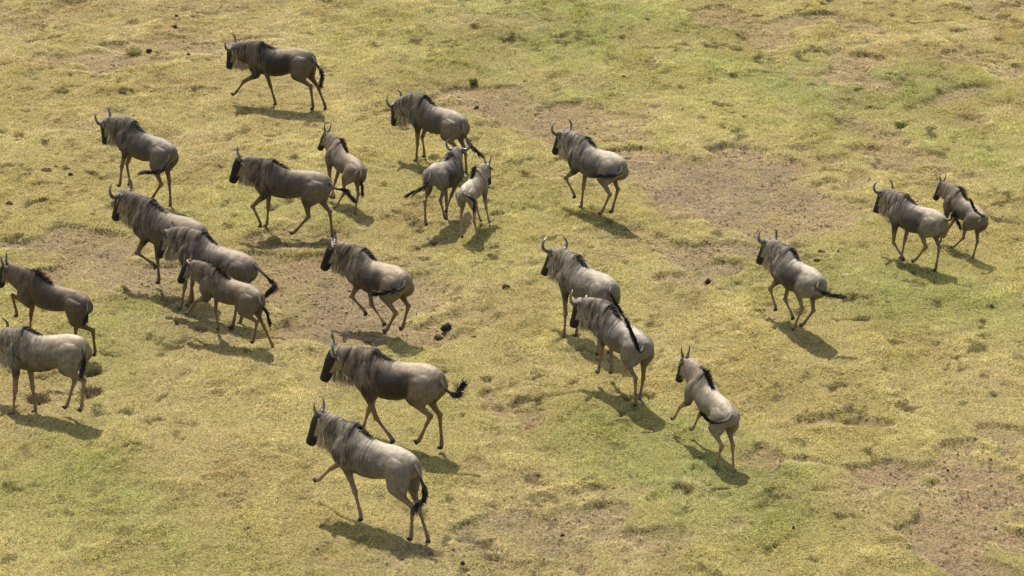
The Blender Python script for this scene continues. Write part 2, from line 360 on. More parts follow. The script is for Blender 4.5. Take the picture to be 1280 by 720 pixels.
#        x     zbot  ztop  halfwidth
TORSO = [(-.765, .93, 1.06, .05), (-.73, .86, 1.12, .11), (-.66, .80, 1.165, .155), (-.56, .76, 1.195, .185), (-.44, .745, 1.215, .20), (-.30, .72, 1.205, .205), (-.16, .675, 1.19, .225),
         (-.02, .635, 1.19, .24), (.12, .62, 1.225, .24), (.24, .625, 1.285, .225), (.34, .64, 1.315, .205), (.44, .66, 1.29, .185), (.53, .69, 1.23, .16), (.60, .74, 1.16, .13), (.65, .82, 1.06, .085)]
def closest(P, a, b_):
    ab = b_ - a; t = np.clip(((P - a) @ ab) / (ab @ ab), 0, 1); d = np.linalg.norm(P - (a + t[:, None] * ab), axis=1); return d, t
def body_mesh(p, young, seed=1):
    J = joints(p); bm = bmesh.new()
    E_ = np.array([0, 1., 0]); Z_ = np.array([0, 0, 1.])
    # trunk
    fat = random.Random(seed * 7).uniform(.93, 1.10)
    egg = lambda cu, sv: 1 - .30 * max(sv, 0) ** 1.6 - .10 * max(-sv, 0) ** 2
    bel = .055 * young
    ring_tube(bm, [np.array([q[0], 0, (q[1] + bel * (1 if q[0] > -.5 else 0) + q[2]) / 2]) for q in TORSO], [E_] * len(TORSO), [Z_] * len(TORSO), [q[3] * fat * (1 - .1 * young) for q in TORSO], [(q[2] - q[1] - bel) / 2 for q in TORSO], egg, 28)
    # neck, deep and thin
    po, nb, mz = J['po'], J['nb'], J['mz']
    hd, hs, hu = frame(mz - po, np.array([0, 0, 1.]) if abs((mz - po)[2]) < .42 else dirv(p[6], p[7]) * .9 + np.array([0, 0, .2]))
    # hu: dorsal (forehead) side of the head
    nd_ = (po - nb) / np.linalg.norm(po - nb)
    n0 = nb - np.array([.20, 0, -.02]); back = po - hu * .07 + hd * .07
    C = catmull([n0, nb + np.array([.02, 0, .03]), nb * .52 + po * .48 + np.array([0, 0, -.025]), back], 6)
    us, vs = [], []
    for k in range(len(C)):
        d = C[min(k + 1, len(C) - 1)] - C[max(k - 1, 0)]; _, s, u = frame(d, np.array([0, 0, 1.])); us.append(s); vs.append(u)
    m_ = len(C); t = np.linspace(0, 1, m_)
    ring_tube(bm, C, us, vs, list(np.interp(t, [0, .4, .75, 1], [.17, .14, .11, .092])), list(np.interp(t, [0, .4, .75, 1], [.28, .26, .215, .155])), None, 20)
    # head, long with a broad square muzzle
    hp = [(-.03, .08, .11), (.06, .090, .128), (.15, .088, .132), (.24, .072, .115), (.33, .062, .092), (.40, .066, .084), (.445, .068, .078), (.475, .050, .055)]
    kk = HEAD / .47
    ring_tube(bm, [po + hd * q[0] * kk - hu * (.055 if q[0] < .3 else .045) for q in hp], [hs] * 8, [hu] * 8, [q[1] * 1.05 for q in hp], [q[2] * .95 for q in hp], None, 18)
    ball(bm, po + hd * .19 - hu * .11, .055, 1, 1, 1)   # jaw
    for s in (1, -1): ball(bm, po + hd * .09 + hs * s * .068 - hu * .012, .026)   # brow
    # legs
    for nm, sy in (('LF', 1), ('RF', -1)):
        q = [J[nm + str(k)] for k in range(5)]
        top = q[0] + np.array([-.10, -sy * .03, .22])
        limb(bm, [top, q[0], q[1]], [.07, .125, .085], .62)
        limb(bm, [q[0] * .5 + q[1] * .5, q[1], q[1] * .45 + q[2] * .55, q[2]], [.10, .078, .048, .040], .80)
        ball(bm, q[2], .044)
        limb(bm, [q[2], q[2] * .5 + q[3] * .5, q[3], q[4] * .75 + q[3] * .25], [.036, .0235, .033, .026], .92)
    for nm, sy in (('LH', 1), ('RH', -1)):
        q = [J[nm + str(k)] for k in range(5)]
        limb(bm, [q[0] + np.array([-.02, -sy * .04, .10]), q[0], q[0] * .4 + q[1] * .6, q[1]], [.13, .175, .145, .105], .52)
        limb(bm, [q[0] + np.array([-.16, -sy * .05, .02]), q[0] + np.array([-.14, -sy * .03, -.12]), q[1] * .55 + q[2] * .45 + np.array([-.02, 0, .03])], [.075, .095, .05], .6)  # ham
        limb(bm, [q[0] * .3 + q[1] * .7, q[1], q[1] * .5 + q[2] * .5, q[2]], [.11, .098, .060, .040], .66)
        ball(bm, q[2] + np.array([-.008, 0, .008]), .042)
        limb(bm, [q[2], q[2] * .5 + q[3] * .5, q[3], q[4] * .75 + q[3] * .25], [.040, .026, .034, .026], .9)
    me = bpy.data.meshes.new('tmp'); bm.to_mesh(me); bm.free()
    ob = bpy.data.objects.new('tmp', me); COL.objects.link(ob)
    md = ob.modifiers.new('r', 'REMESH'); md.mode = 'VOXEL'; md.voxel_size = .0135
    ms = ob.modifiers.new('s', 'SMOOTH'); ms.iterations = 7; ms.factor = .5
    dg = bpy.context.evaluated_depsgraph_get(); me2 = bpy.data.meshes.new_from_object(ob.evaluated_get(dg))
    bpy.data.objects.remove(ob); bpy.data.meshes.remove(me)
    n = len(me2.vertices); P = np.empty(n * 3, np.float32); me2.vertices.foreach_get('co', P); P = P.reshape(-1, 3)
    x, y, z = P[:, 0], P[:, 1], P[:, 2]; sd_ = np.sign(y) * sstep(.05, .12, np.abs(y)); k = 1 - .4 * young
    dy = -.020 * np.exp(-((x + .23 + .3 * (z - 1.03)) / .075) ** 2 - ((z - 1.02) / .11) ** 2) + .012 * np.exp(-((x + .37) / .05) ** 2 - ((z - 1.11) / .05) ** 2)        # hollow of the flank
    dy += -.016 * np.exp(-((x - .17) / .05) ** 2 - ((z - 1.02) / .14) ** 2)                           # behind the shoulder blade
    dy += .010 * np.exp(-((x + .33 + .3 * (z - 1.0)) / .035) ** 2 - ((z - 1.0) / .12) ** 2)
    dy += (.009 if seed in (14, 16) else .004) * np.sin(x * 95) * np.exp(-((x - .0) / .14) ** 2 - ((z - .92) / .12) ** 2) * (1 - young)  # ribs
    dy += .012 * (fbm(x * 9 + 5 * seed, z * 6, 3, 3) - .5) + .007 * np.sin(x * 60 + 6 * fbm(x * 5, z * 5, seed, 2)) * np.exp(-((x - .62) / .13) ** 2)
    P[:, 1] += (sd_ * dy * k).astype(np.float32)
    me2.vertices.foreach_set('co', P.ravel()); me2.update()
    return me2, J, (hd, hs, hu)
# how strong the dark flank patch of each animal is
FLANK = {1: .9, 2: .62, 3: .6, 4: .4, 5: .3, 6: .9, 7: .15, 8: .6, 9: .55, 10: .5, 11: .35, 12: .9, 13: .55, 14: .12, 15: .97, 16: .22, 17: .3, 18: .42, 19: .12, 20: .95, 21: .8, 22: .35}
def paint(me, J, H3, p, young, tone, seed):
    n = len(me.vertices); P = np.empty(n * 3, np.float32); me.vertices.foreach_get('co', P); P = P.reshape(-1, 3).astype(float)
    hd, hs, hu = H3; po, nb, mz = J['po'], J['nb'], J['mz']
    x, y, z = P[:, 0], P[:, 1], P[:, 2]
    nz = fbm(x * 7 + 3 * y, z * 7 - 4 * y, seed, 3) - .5
    vr = random.Random(seed * 13)
    rump = np.array([.170, .147, .122]); back = np.array([.38, .34, .28]); should = np.array([.024, .021, .019]); belly = np.array([.026, .022, .019]); neckc = np.array([.20, .172, .140])  # back includes the sunlit tone of the upper side
    if young: k_ = 1 + .9 * young; should = should * k_; belly = belly * k_; neckc = neckc * 1.1
    dk_ = vr.uniform(.7, 1.0) * (1 - .35 * young)
    t = sstep(-.34 + vr.uniform(-.08, .1), .02, x + nz * .30 - .35 * (z - 1.0)) * (1 - .75 * sstep(1.10, 1.19, z + nz * .1) * (1 - sstep(.05, .25, x)))
    pt = sstep(-.36, -.26, x + .25 * (z - .9) + nz * .10) * (1 - sstep(1.04, 1.17, z + nz * .12 + vr.uniform(-.03, .03))) * (1 - sstep(.16, .30, x + nz * .1))
    fk = FLANK[seed]; t = np.maximum(t * dk_ * (.35 + .4 * fk), pt * fk).clip(0, 1)[:, None]
    top = (sstep(1.08, 1.19, z + nz * .08) * (1 - sstep(.05, .3, x)))[:, None]  # upper back paler: sunlight on it is put into the coat colour
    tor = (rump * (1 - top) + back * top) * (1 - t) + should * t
    light = (np.exp(-((x - .42 - .15 * (z - 1)) / .13) ** 2) * sstep(.75, .9, z))[:, None]            # shoulder blade paler again
    tor = tor * (1 - .75 * light) + neckc * .75 * light
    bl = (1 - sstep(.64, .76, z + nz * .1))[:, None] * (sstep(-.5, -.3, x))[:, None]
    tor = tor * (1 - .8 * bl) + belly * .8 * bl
    col = tor.copy()
    # neck
    dn, tn = closest(P, nb, po - hu * .05 + hd * .05); wn = (sstep(.48, .66, x + .15 * (z - 1.0) * 0))[:, None] * (1 - (dn > .32)[:, None])
    nc = neckc * (1 + .15 * tn[:, None]); col = col * (1 - wn) + nc * wn
    streak = sstep(-.22, .1, x) * (1 - .55 * pt)
    fc = np.where(x < .5, x, .5 + tn * .5)
    # head
    dh, th = closest(P, po - hu * .05, mz - hu * .05); along = (P - po) @ hd; dors = (P - po) @ hu
    wh = ((dh < .16) & (along > -.10) & (th + along > .0)) * sstep(-.10, .04, along)
    cheek = np.array([.25, .218, .178]) if not young else np.array([.22, .185, .148])
    hc = np.repeat(cheek[None], n, 0)
    blk = np.clip(sstep(-.072, -.055, dors + .02 * nz - .25 * np.maximum(0, .05 - along)) * sstep(-.07, -.04, along) + sstep(.30, .33, along - .35 * (dors + .05)), 0, 1)[:, None]
    hc = hc * (1 - blk) + np.array([.009, .008, .008]) * blk
    wh = wh[:, None]; col = col * (1 - wh) + hc * wh; streak = streak * (1 - wh[:, 0])
    # legs
    tan = np.array([.205, .138, .088]) * (1.12 if young else 1)
    upl = np.array([.125, .094, .068]) * (1.3 if young else 1)
    for nm in ('LF', 'RF', 'LH', 'RH'):
        q = [J[nm + str(k)] for k in range(5)]
        d1, t1 = closest(P, q[1], q[2]); d2, t2 = closest(P, q[2], q[4])
        wu = ((1 - sstep(.07, .12, d1)) * sstep(.0, .5, t1))[:, None]; wl = (1 - sstep(.045, .075, d2))[:, None]
        lc = upl * (1 - t1[:, None]) + tan * t1[:, None]
        col = col * (1 - wu) + lc * wu
        ft = sstep(.86, .95, t2)[:, None]
        col = col * (1 - wl) + (tan * (1 - .75 * ft)) * wl
        streak = streak * (1 - np.maximum(wu, wl)[:, 0])
    # dark line along the crest
    cr_ = ((np.abs(y) < .035) & (z > 1.16) & (x > .0) & (x < .55))[:, None] * .8
    col = col * (1 - cr_) + np.array([.03, .025, .02]) * cr_
    col *= np.array(tone)
    streak *= (.55 if young else .95)
    def add(nm, ty, dat, key):
        a = me.attributes.new(nm, ty, 'POINT'); a.data.foreach_set(key, dat.astype(np.float32).ravel())
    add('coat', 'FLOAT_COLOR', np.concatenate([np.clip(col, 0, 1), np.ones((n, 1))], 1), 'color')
    add('fur', 'FLOAT_VECTOR', np.stack([fc, z + seed * 3.7, np.sign(y) * 5], 1), 'vector')
    add('streak', 'FLOAT', streak, 'value')
def to_mesh(bm, name):
    me = bpy.data.meshes.new(name); bmesh.ops.recalc_face_normals(bm, faces=bm.faces); bm.to_mesh(me); bm.free(); smooth(me); return me
def hair(name, base, d, length, width, droop, tones, parent, r, spread=.25):
    n = len(base); f = r.random((n, 1)) ** 1.5; cols = np.array(tones[0]) * (1 - f) + np.array(tones[1]) * f
    base = np.array(base); d = np.array(d) + r.normal(0, spread, (len(base), 3)); d /= np.linalg.norm(d, axis=1)[:, None]
    s = np.cross(d, r.normal(0, 1, d.shape)); s /= np.linalg.norm(s, axis=1)[:, None]
    return strip_mesh(name, base, d, s, np.array(length) * (.7 + .6 * r.random(len(base))), np.full(len(base), width), np.array(droop) * np.ones((len(base), 1)) + r.normal(0, .3, (n, 3)), cols, M_HAIR, parent)

def body_rot(p):
    pi_, ro = rad(p[4]), rad(p[22])
    Ry = np.array([[math.cos(pi_), 0, -math.sin(pi_)], [0, 1, 0], [math.sin(pi_), 0, math.cos(pi_)]]); Rx = np.array([[1, 0, 0], [0, math.cos(ro), -math.sin(ro)], [0, math.sin(ro), math.cos(ro)]])
    return Ry @ Rx
def wildebeest(idn, p, tail, young, horn, label, tone=(1, 1, 1), boss=False):
    r = np.random.default_rng(100 + idn); p = np.array(p)
    me, J, H3 = body_mesh(p, young, idn); paint(me, J, H3, p, young, tone, idn); smooth(me)
    hd, hs, hu = H3; po = J['po']; mz = J['mz']
    root = bpy.data.objects.new('wildebeest', None); COL.objects.link(root)
    root.location = (p[0], p[1], p[2]); root.rotation_euler = (0, 0, rad(p[3])); root.scale = (p[5],) * 3
    tag(root, label, 'wildebeest', 'wildebeest herd running over the plain')
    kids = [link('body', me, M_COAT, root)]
    # horns
    for s in (1, -1):
        bm = bmesh.new(); up = -hd * .80 + hu * .45 + np.array([0, 0, .35]); up /= np.linalg.norm(up); up -= hs * np.dot(up, hs); up /= np.linalg.norm(up)
        hk = .9 + .2 * ((idn * 37) % 10) / 10
        b0 = po + hd * .02 - hu * .005
        if horn == 'straight':
            pts = [b0 + hs * s * .035, b0 + hs * s * .06 + up * .07, b0 + hs * s * .085 + up * .15, b0 + hs * s * .09 + up * .235]; rs = [.028, .023, .014, .004]
        elif horn == 'half':
            pts = [b0 + hs * s * .03, b0 + hs * s * .10 + up * .03, b0 + hs * s * .15 + up * .11, b0 + hs * s * .15 + up * .16, b0 + hs * s * .13 + up * .20]; rs = [.034, .028, .020, .012, .004]
        else:
            pts = [b0 + hs * s * .015, b0 + hs * s * .10 - up * .012, b0 + hs * s * .185 - up * .0, b0 + hs * s * (.245 * hk) + up * .05, b0 + hs * s * (.255 * hk) + up * .125 * hk, b0 + hs * s * .215 + up * .185 * hk, b0 + hs * s * .17 + up * .225 * hk]; rs = [.056, .045, .033, .026, .021, .014, .005]
        C = catmull(pts, 5); R_ = [max(float(v[0]), .003) for v in catmull([[q, 0, 0] for q in rs], 5)]; us, vs = [], []
        for k in range(len(C)):
            d = C[min(k + 1, len(C) - 1)] - C[max(k - 1, 0)]; _, a, b_ = frame(d, hd); us.append(a); vs.append(b_)
        ring_tube(bm, C, us, vs, R_, R_, None, 10)
        kids.append(link('horn', to_mesh(bm, 'horn'), M_HORNP if young else M_HORN, root))
        # ear
        bm = bmesh.new(); e0 = po + hd * .045 + hs * s * .075 - hu * .035
        ed = hs * s * .82 - hu * .45 + np.array([0, 0, -.10]) + hd * .10; ed /= np.linalg.norm(ed); _, ea, eb = frame(ed, hu)
        C = [e0 + ed * q for q in (-.03, .02, .06, .11, .15, .18)]
        ring_tube(bm, C, [ea] * 6, [eb] * 6, [.012, .022, .034, .033, .02, .004], [.012, .014, .012, .009, .006, .003], None, 10)
        kids.append(link('ear', to_mesh(bm, 'ear'), M_EAR, root))
        bm = bmesh.new(); ball(bm, po + hd * .115 + hs * s * .078 - hu * .028, .019)
        kids.append(link('eye', to_mesh(bm, 'eye'), M_EYE, root))
    # mane along the crest
    nb = J['nb']; crest = catmull([np.array([.02, 0, 1.20]), np.array([.2, 0, 1.275]), np.array([.33, 0, 1.325]), np.array([.47, 0, 1.30]), nb * .5 + po * .5 + np.array([0, 0, .11]), po - hd * .01 + hu * .0 + np.array([0, 0, .03])], 12)
    side = 1 if idn % 2 else -1
    B, D, Ln = [], [], []
    nh = 620
    for k in range(nh):
        u = r.random() * (len(crest) - 1.001); i0 = int(u); q = crest[i0] * (1 - u % 1) + crest[i0 + 1] * (u % 1); f = u / (len(crest) - 1)
        tg = crest[i0 + 1] - crest[i0]; tg /= np.linalg.norm(tg)
        B.append(q + np.array([0, r.normal(0, .014), -.02])); D.append(np.array([0, side * (.75 if not young else .1), .45 if not young else .8]) - tg * .7)
        Ln.append((.04 + .045 * math.sin(math.pi * min(1, f * 1.15))) * (1.0 if not young else 1.5))
    kids.append(hair('mane', B, D, Ln, .0055, (-.6, side * .8, -.9) if not young else (-.4, 0, .0), ((.05, .032, .022), (.17, .12, .08)) if young and idn != 19 else ((.012, .010, .010), (.07, .058, .048)), root, r, .28))
    # beard from chin to brisket
    if idn != 5:
        thr = catmull([po + hd * .33 - hu * .125, po + hd * .20 - hu * .175, nb * .42 + po * .58 - np.array([0, 0, .215]), nb + np.array([.11, 0, -.19])], 10)
        B, D, Ln = [], [], []
        for k in range(650 if not young else 200):
            u = r.random() ** .8 * (len(thr) - 1.001); i0 = int(u); q = thr[i0] * (1 - u % 1) + thr[i0 + 1] * (u % 1); f = u / len(thr)
            B.append(q + hs * r.normal(0, .026) + np.array([0, 0, .02])); D.append(np.array([0.05, 0, -1.0])); Ln.append((.20 if not young else .08) * (.45 + .75 * math.sin(math.pi * min(1, f * .9 + .12))))
        kids.append(hair('beard', B, D, Ln, .0085, (-.25, 0, -.3), ((.30, .24, .16), (.78, .66, .45)), root, r, .16))
    # tail with black tuft
    tb = np.array(RJ['tb']) + np.array([.02, 0, -.02])
    C = catmull([tb] + [np.array(q) for q in tail], 8); bm = bmesh.new(); us, vs = [], []
    for k in range(len(C)):
        d = C[min(k + 1, len(C) - 1)] - C[max(k - 1, 0)]; _, a, b_ = frame(d, np.array([.3, .9, .2])); us.append(a); vs.append(b_)
    tt = np.linspace(0, 1, len(C)); rr = list(np.interp(tt, [0, .25, .6, 1], [.036, .024, .018, .008]))
    ring_tube(bm, C, us, vs, rr, rr, None, 10)
    mt = to_mesh(bm, 'tail'); nv = len(mt.vertices); Pt = np.array([v.co[:] for v in mt.vertices]); f = np.repeat(tt, 10)[:, None]
    if len(f) != nv: f = np.resize(f, (nv, 1))
    k_ = sstep(.22, .5, f); cl_ = (np.array([.085, .07, .054]) * (1 - k_) + np.array([.015, .013, .012]) * k_) * np.array(tone)
    a = mt.attributes.new('coat', 'FLOAT_COLOR', 'POINT'); a.data.foreach_set('color', np.concatenate([cl_, np.ones((nv, 1))], 1).astype(np.float32).ravel())
    a = mt.attributes.new('fur', 'FLOAT_VECTOR', 'POINT'); a.data.foreach_set('vector', Pt.astype(np.float32).ravel())
    tl = link('tail', mt, M_COAT, root); kids.append(tl)
    B, D, Ln = [], [], []
    for k in range(300):
        u = (.45 + .55 * r.random()) * (len(C) - 1.001); i0 = int(u); q = C[i0] * (1 - u % 1) + C[i0 + 1] * (u % 1); tg = C[i0 + 1] - C[i0]; tg /= np.linalg.norm(tg)
        B.append(q + r.normal(0, .010, 3)); D.append(tg); Ln.append(.13 if not young else .09)
    hair('tail_tuft', B, D, Ln, .007, (0, 0, -.12), ((.010, .009, .009), (.05, .045, .04)), tl, r, .20)
    # hooves
    for nm in ('LF', 'RF', 'LH', 'RH'):
        q3, q4 = J[nm + '3'], J[nm + '4']; d = q4 - q3; d /= np.linalg.norm(d); bm = bmesh.new()
        f = np.cross(np.array([0, 1., 0]), d) * -1
        for s in (1, -1):
            C = [q3 + d * t_ + np.array([0, s * .013, 0]) + f * o_ for t_, o_ in ((.035, 0), (.055, .004), (.08, .012), (.088, .016))]
            ring_tube(bm, C, [np.array([0, 1., 0])] * 4, [f] * 4, [.015, .018, .019, .012], [.026, .034, .040, .030], None, 10)
        kids.append(link('hoof', to_mesh(bm, 'hoof'), M_HOOF, root))
    # body pitch and roll, baked round the pivot
    M3 = body_rot(p); T = PIV - M3 @ PIV; M4 = Matrix([list(M3[0]) + [T[0]], list(M3[1]) + [T[1]], list(M3[2]) + [T[2]], [0, 0, 0, 1]])
    for k in kids + list(tl.children): k.data.transform(M4)
    return root
def nd0(J): return J['po'] - J['nb']

POSES = {
1:([-4.67, 54.42, 0.09, 159.65, -4.49, 1.03, 21.93, 2.64, -70.43, 12.12, -97.95, -27.78, -47.39, -110.71, -101.26, -98.24, -63.67, -141.0, -87.21, -85.35, -123.55, -102.91, -6.57],
    [[-0.836, 0.125, 0.959], [-0.937, 0.168, 0.792], [-0.949, 0.267, 0.592]]),
2:([-1.41, 50.59, 0.1, 135.27, 0.53, 1.0, 3.9, 14.49, -78.13, 15.9, -115.59, -79.01, -77.8, -107.71, -63.75, -93.62, -53.06, -148.23, -43.45, -62.03, -127.92, -88.03, -5.76],
    [[-0.87, 0.127, 0.882], [-0.987, 0.126, 0.705], [-1.171, 0.059, 0.522]]),
3:([-6.65, 48.6, 0.19, 141.25, 5.92, 0.98, 14.78, 14.29, -90.87, -1.0, -125.02, -73.31, -84.98, -98.67, -70.08, -105.32, -66.95, -120.07, -58.17, -69.66, -111.93, -97.81, 0.89],
    [[-0.767, 0.192, 0.903], [-0.706, 0.323, 0.747], [-0.475, 0.531, 0.68]]),
4:([-3.9, 46.86, 0.14, 169.1, 3.48, 0.99, 36.64, 16.32, -67.98, 18.07, -110.31, -49.38, -113.64, -107.42, -89.81, -85.59, -55.49, -96.76, -52.15, -83.82, -129.93, -96.98, -5.93],
    [[-0.851, 0.131, 1.002], [-1.021, 0.119, 0.968], [-1.19, 0.158, 0.839]]),
5:([-3.01, 48.33, 0.12, 121.17, 5.56, 0.82, 30.69, 7.42, -70.15, -1.71, -117.92, -110.43, -143.77, -107.99, -90.01, -88.06, -55.69, -100.45, -63.07, -61.72, -131.99, -93.83, 12.17],
    [[-0.869, 0.08, 0.925], [-0.955, 0.059, 0.759], [-1.018, 0.052, 0.623]]),
6:([-1.21, 47.42, 0.12, 68.75, -10.49, 0.89, 36.22, 9.28, -62.0, 0.0, -109.22, -92.19, -91.0, -137.04, -131.06, -138.89, -73.42, -144.89, -85.72, -43.36, -125.66, -57.93, -4.08],
    [[-0.838, -0.031, 0.932], [-0.911, 0.082, 0.773], [-1.034, 0.334, 0.628]]),
7:([-0.7, 46.94, 0.11, 74.12, -3.18, 0.78, 27.71, -14.0, -87.43, 1.92, -106.78, -70.8, -66.72, -115.25, -75.04, -72.88, -56.06, -143.66, -105.69, -71.12, -100.67, -75.03, -6.87],
    [[-0.823, -0.112, 1.027], [-0.811, -0.271, 0.898], [-0.863, -0.277, 0.72]]),
8:([1.51, 47.76, 0.14, 127.97, -2.31, 0.99, 32.46, 8.65, -65.97, 1.7, -112.25, -37.18, -135.21, -100.8, -87.01, -83.5, -51.12, -131.63, -61.38, -36.77, -130.02, -72.11, 4.2],
    [[-0.811, 0.106, 0.934], [-0.697, 0.279, 0.87], [-0.528, 0.489, 0.876]]),
9:([-5.7, 43.97, 0.16, 141.83, 0.34, 1.11, 31.57, 5.07, -68.25, 1.62, -129.14, -54.39, -163.45, -107.92, -97.99, -92.18, -63.1, -125.41, -88.78, -63.15, -125.29, -88.81, 0.51],
    [[-0.851, 0.05, 0.998], [-0.878, 0.083, 0.886], [-0.886, 0.13, 0.774]]),
10:([-4.81, 42.83, 0.17, 153.49, 8.25, 0.99, 7.11, -6.72, -75.85, 20.85, -108.0, -89.99, -87.98, -108.0, -89.99, -87.96, -61.85, -128.23, -87.77, -61.78, -128.34, -87.65, 6.01],
    [[-0.971, 0.043, 0.976], [-1.134, 0.022, 0.852], [-1.098, 0.082, 0.728]]),
11:([-4.47, 41.71, 0.11, 145.81, 5.25, 0.85, 27.67, 9.54, -63.99, 18.74, -104.4, -29.84, -59.5, -102.22, -86.64, -100.3, -68.11, -161.29, -78.46, -81.05, -129.79, -121.91, -3.77],
    [[-0.827, 0.131, 0.992], [-0.96, 0.124, 0.86], [-1.072, 0.166, 0.67]]),
12:([-2.16, 42.3, 0.11, 131.16, -3.56, 1.02, 34.24, 22.18, -61.25, 20.54, -143.5, -50.09, -151.42, -108.06, -101.14, -142.28, -49.51, -135.21, -53.28, -46.2, -145.67, -65.41, -0.17],
    [[-0.793, 0.113, 0.971], [-0.701, 0.25, 0.917], [-0.544, 0.447, 0.891]]),
13:([-7.22, 41.23, 0.15, 158.02, 8.95, 0.9, 26.93, 0.52, -73.18, 0.9, -125.21, 8.2, -104.72, -97.8, -86.46, -88.02, -96.98, -169.12, -97.98, -58.95, -101.05, -88.25, -5.82],
    [[-0.796, 0.167, 0.975], [-0.807, 0.211, 0.896], [-0.801, 0.254, 0.828]]),
14:([-6.96, 38.86, 0.17, 157.7, -9.73, 0.98, 14.69, -22.97, -56.73, 16.1, -92.08, -75.05, -71.87, -108.12, -90.18, -88.17, -66.14, -146.63, -73.92, -39.29, -102.96, -61.26, 4.92],
    [[-0.77, 0.113, 0.951], [-0.75, 0.159, 0.802], [-0.723, 0.204, 0.667]]),
15:([-1.67, 37.8, 0.09, 149.04, -5.67, 1.06, 29.07, 16.06, -61.77, 18.65, -111.04, -103.79, -130.75, -98.87, -66.43, -64.2, -50.14, -137.4, -59.54, -58.09, -128.96, -88.43, 1.2],
    [[-0.831, 0.091, 0.928], [-0.952, 0.045, 0.844], [-1.02, -0.027, 0.923]]),
16:([-1.89, 35.07, 0.13, 142.1, 0.41, 1.02, 36.64, 7.0, -68.78, 34.11, -129.58, -111.15, -108.06, -73.06, -35.69, -45.98, -85.19, -148.41, -87.64, -91.83, -119.62, -113.24, 1.23],
    [[-0.862, 0.076, 0.941], [-0.969, 0.097, 0.72], [-0.92, 0.221, 0.534]]),
17:([1.21, 41.67, 0.15, 120.9, -4.32, 1.0, 28.04, 7.92, -64.51, 20.1, -107.99, -89.99, -88.0, -107.99, -89.99, -88.0, -62.0, -127.99, -88.0, -62.01, -127.98, -88.0, 5.79],
    [[-0.786, 0.098, 1.008], [-0.863, 0.045, 0.861], [-0.948, -0.014, 0.696]]),
18:([1.66, 39.57, 0.15, 119.81, 2.99, 0.97, 18.91, 20.96, -69.87, 38.08, -144.53, -70.17, -73.18, -119.98, -66.53, -87.05, -55.17, -133.07, -87.81, -71.56, -91.28, -72.4, -4.98],
    [[-0.792, 0.146, 1.022], [-0.722, 0.166, 1.128], [-0.521, 0.21, 1.446]]),
19:([2.89, 37.42, 0.1, 113.71, 7.53, 0.87, 28.08, 8.52, -78.78, 16.37, -89.69, -43.21, -63.44, -117.72, -70.72, -67.22, -71.67, -154.75, -80.1, -67.71, -144.41, -110.29, 3.88],
    [[-0.785, 0.173, 1.038], [-0.702, 0.371, 1.007], [-0.589, 0.493, 1.1]]),
20:([4.59, 42.28, 0.12, 115.74, -0.83, 0.93, 29.08, 12.31, -71.78, 14.78, -129.16, -43.66, -134.42, -102.14, -88.04, -145.79, -34.79, -123.3, -69.38, -44.45, -117.33, -52.88, 6.77],
    [[-0.813, 0.101, 0.98], [-0.909, -0.03, 0.904], [-1.037, -0.257, 0.878]]),
21:([6.91, 45.19, 0.08, 125.14, -3.09, 0.89, 25.83, 2.69, -68.77, 16.45, -102.78, -82.06, -141.71, -121.08, -82.26, -77.82, -34.74, -113.59, -50.38, -47.88, -127.17, -82.62, 3.34],
    [[-0.858, -0.024, 1.095], [-0.871, -0.09, 1.187], [-0.98, -0.151, 1.007]]),
22:([7.81, 45.73, 0.12, 116.97, 5.55, 0.75, 22.3, 5.27, -74.27, 4.75, -108.0, -90.0, -87.98, -115.45, -74.2, -70.94, -48.09, -91.74, -52.28, -61.27, -120.18, -87.4, 8.29],
    [[-0.704, 0.203, 1.174], [-0.614, 0.283, 1.261], [-0.518, 0.345, 1.387]]),
}
G = (1, 1, 1)
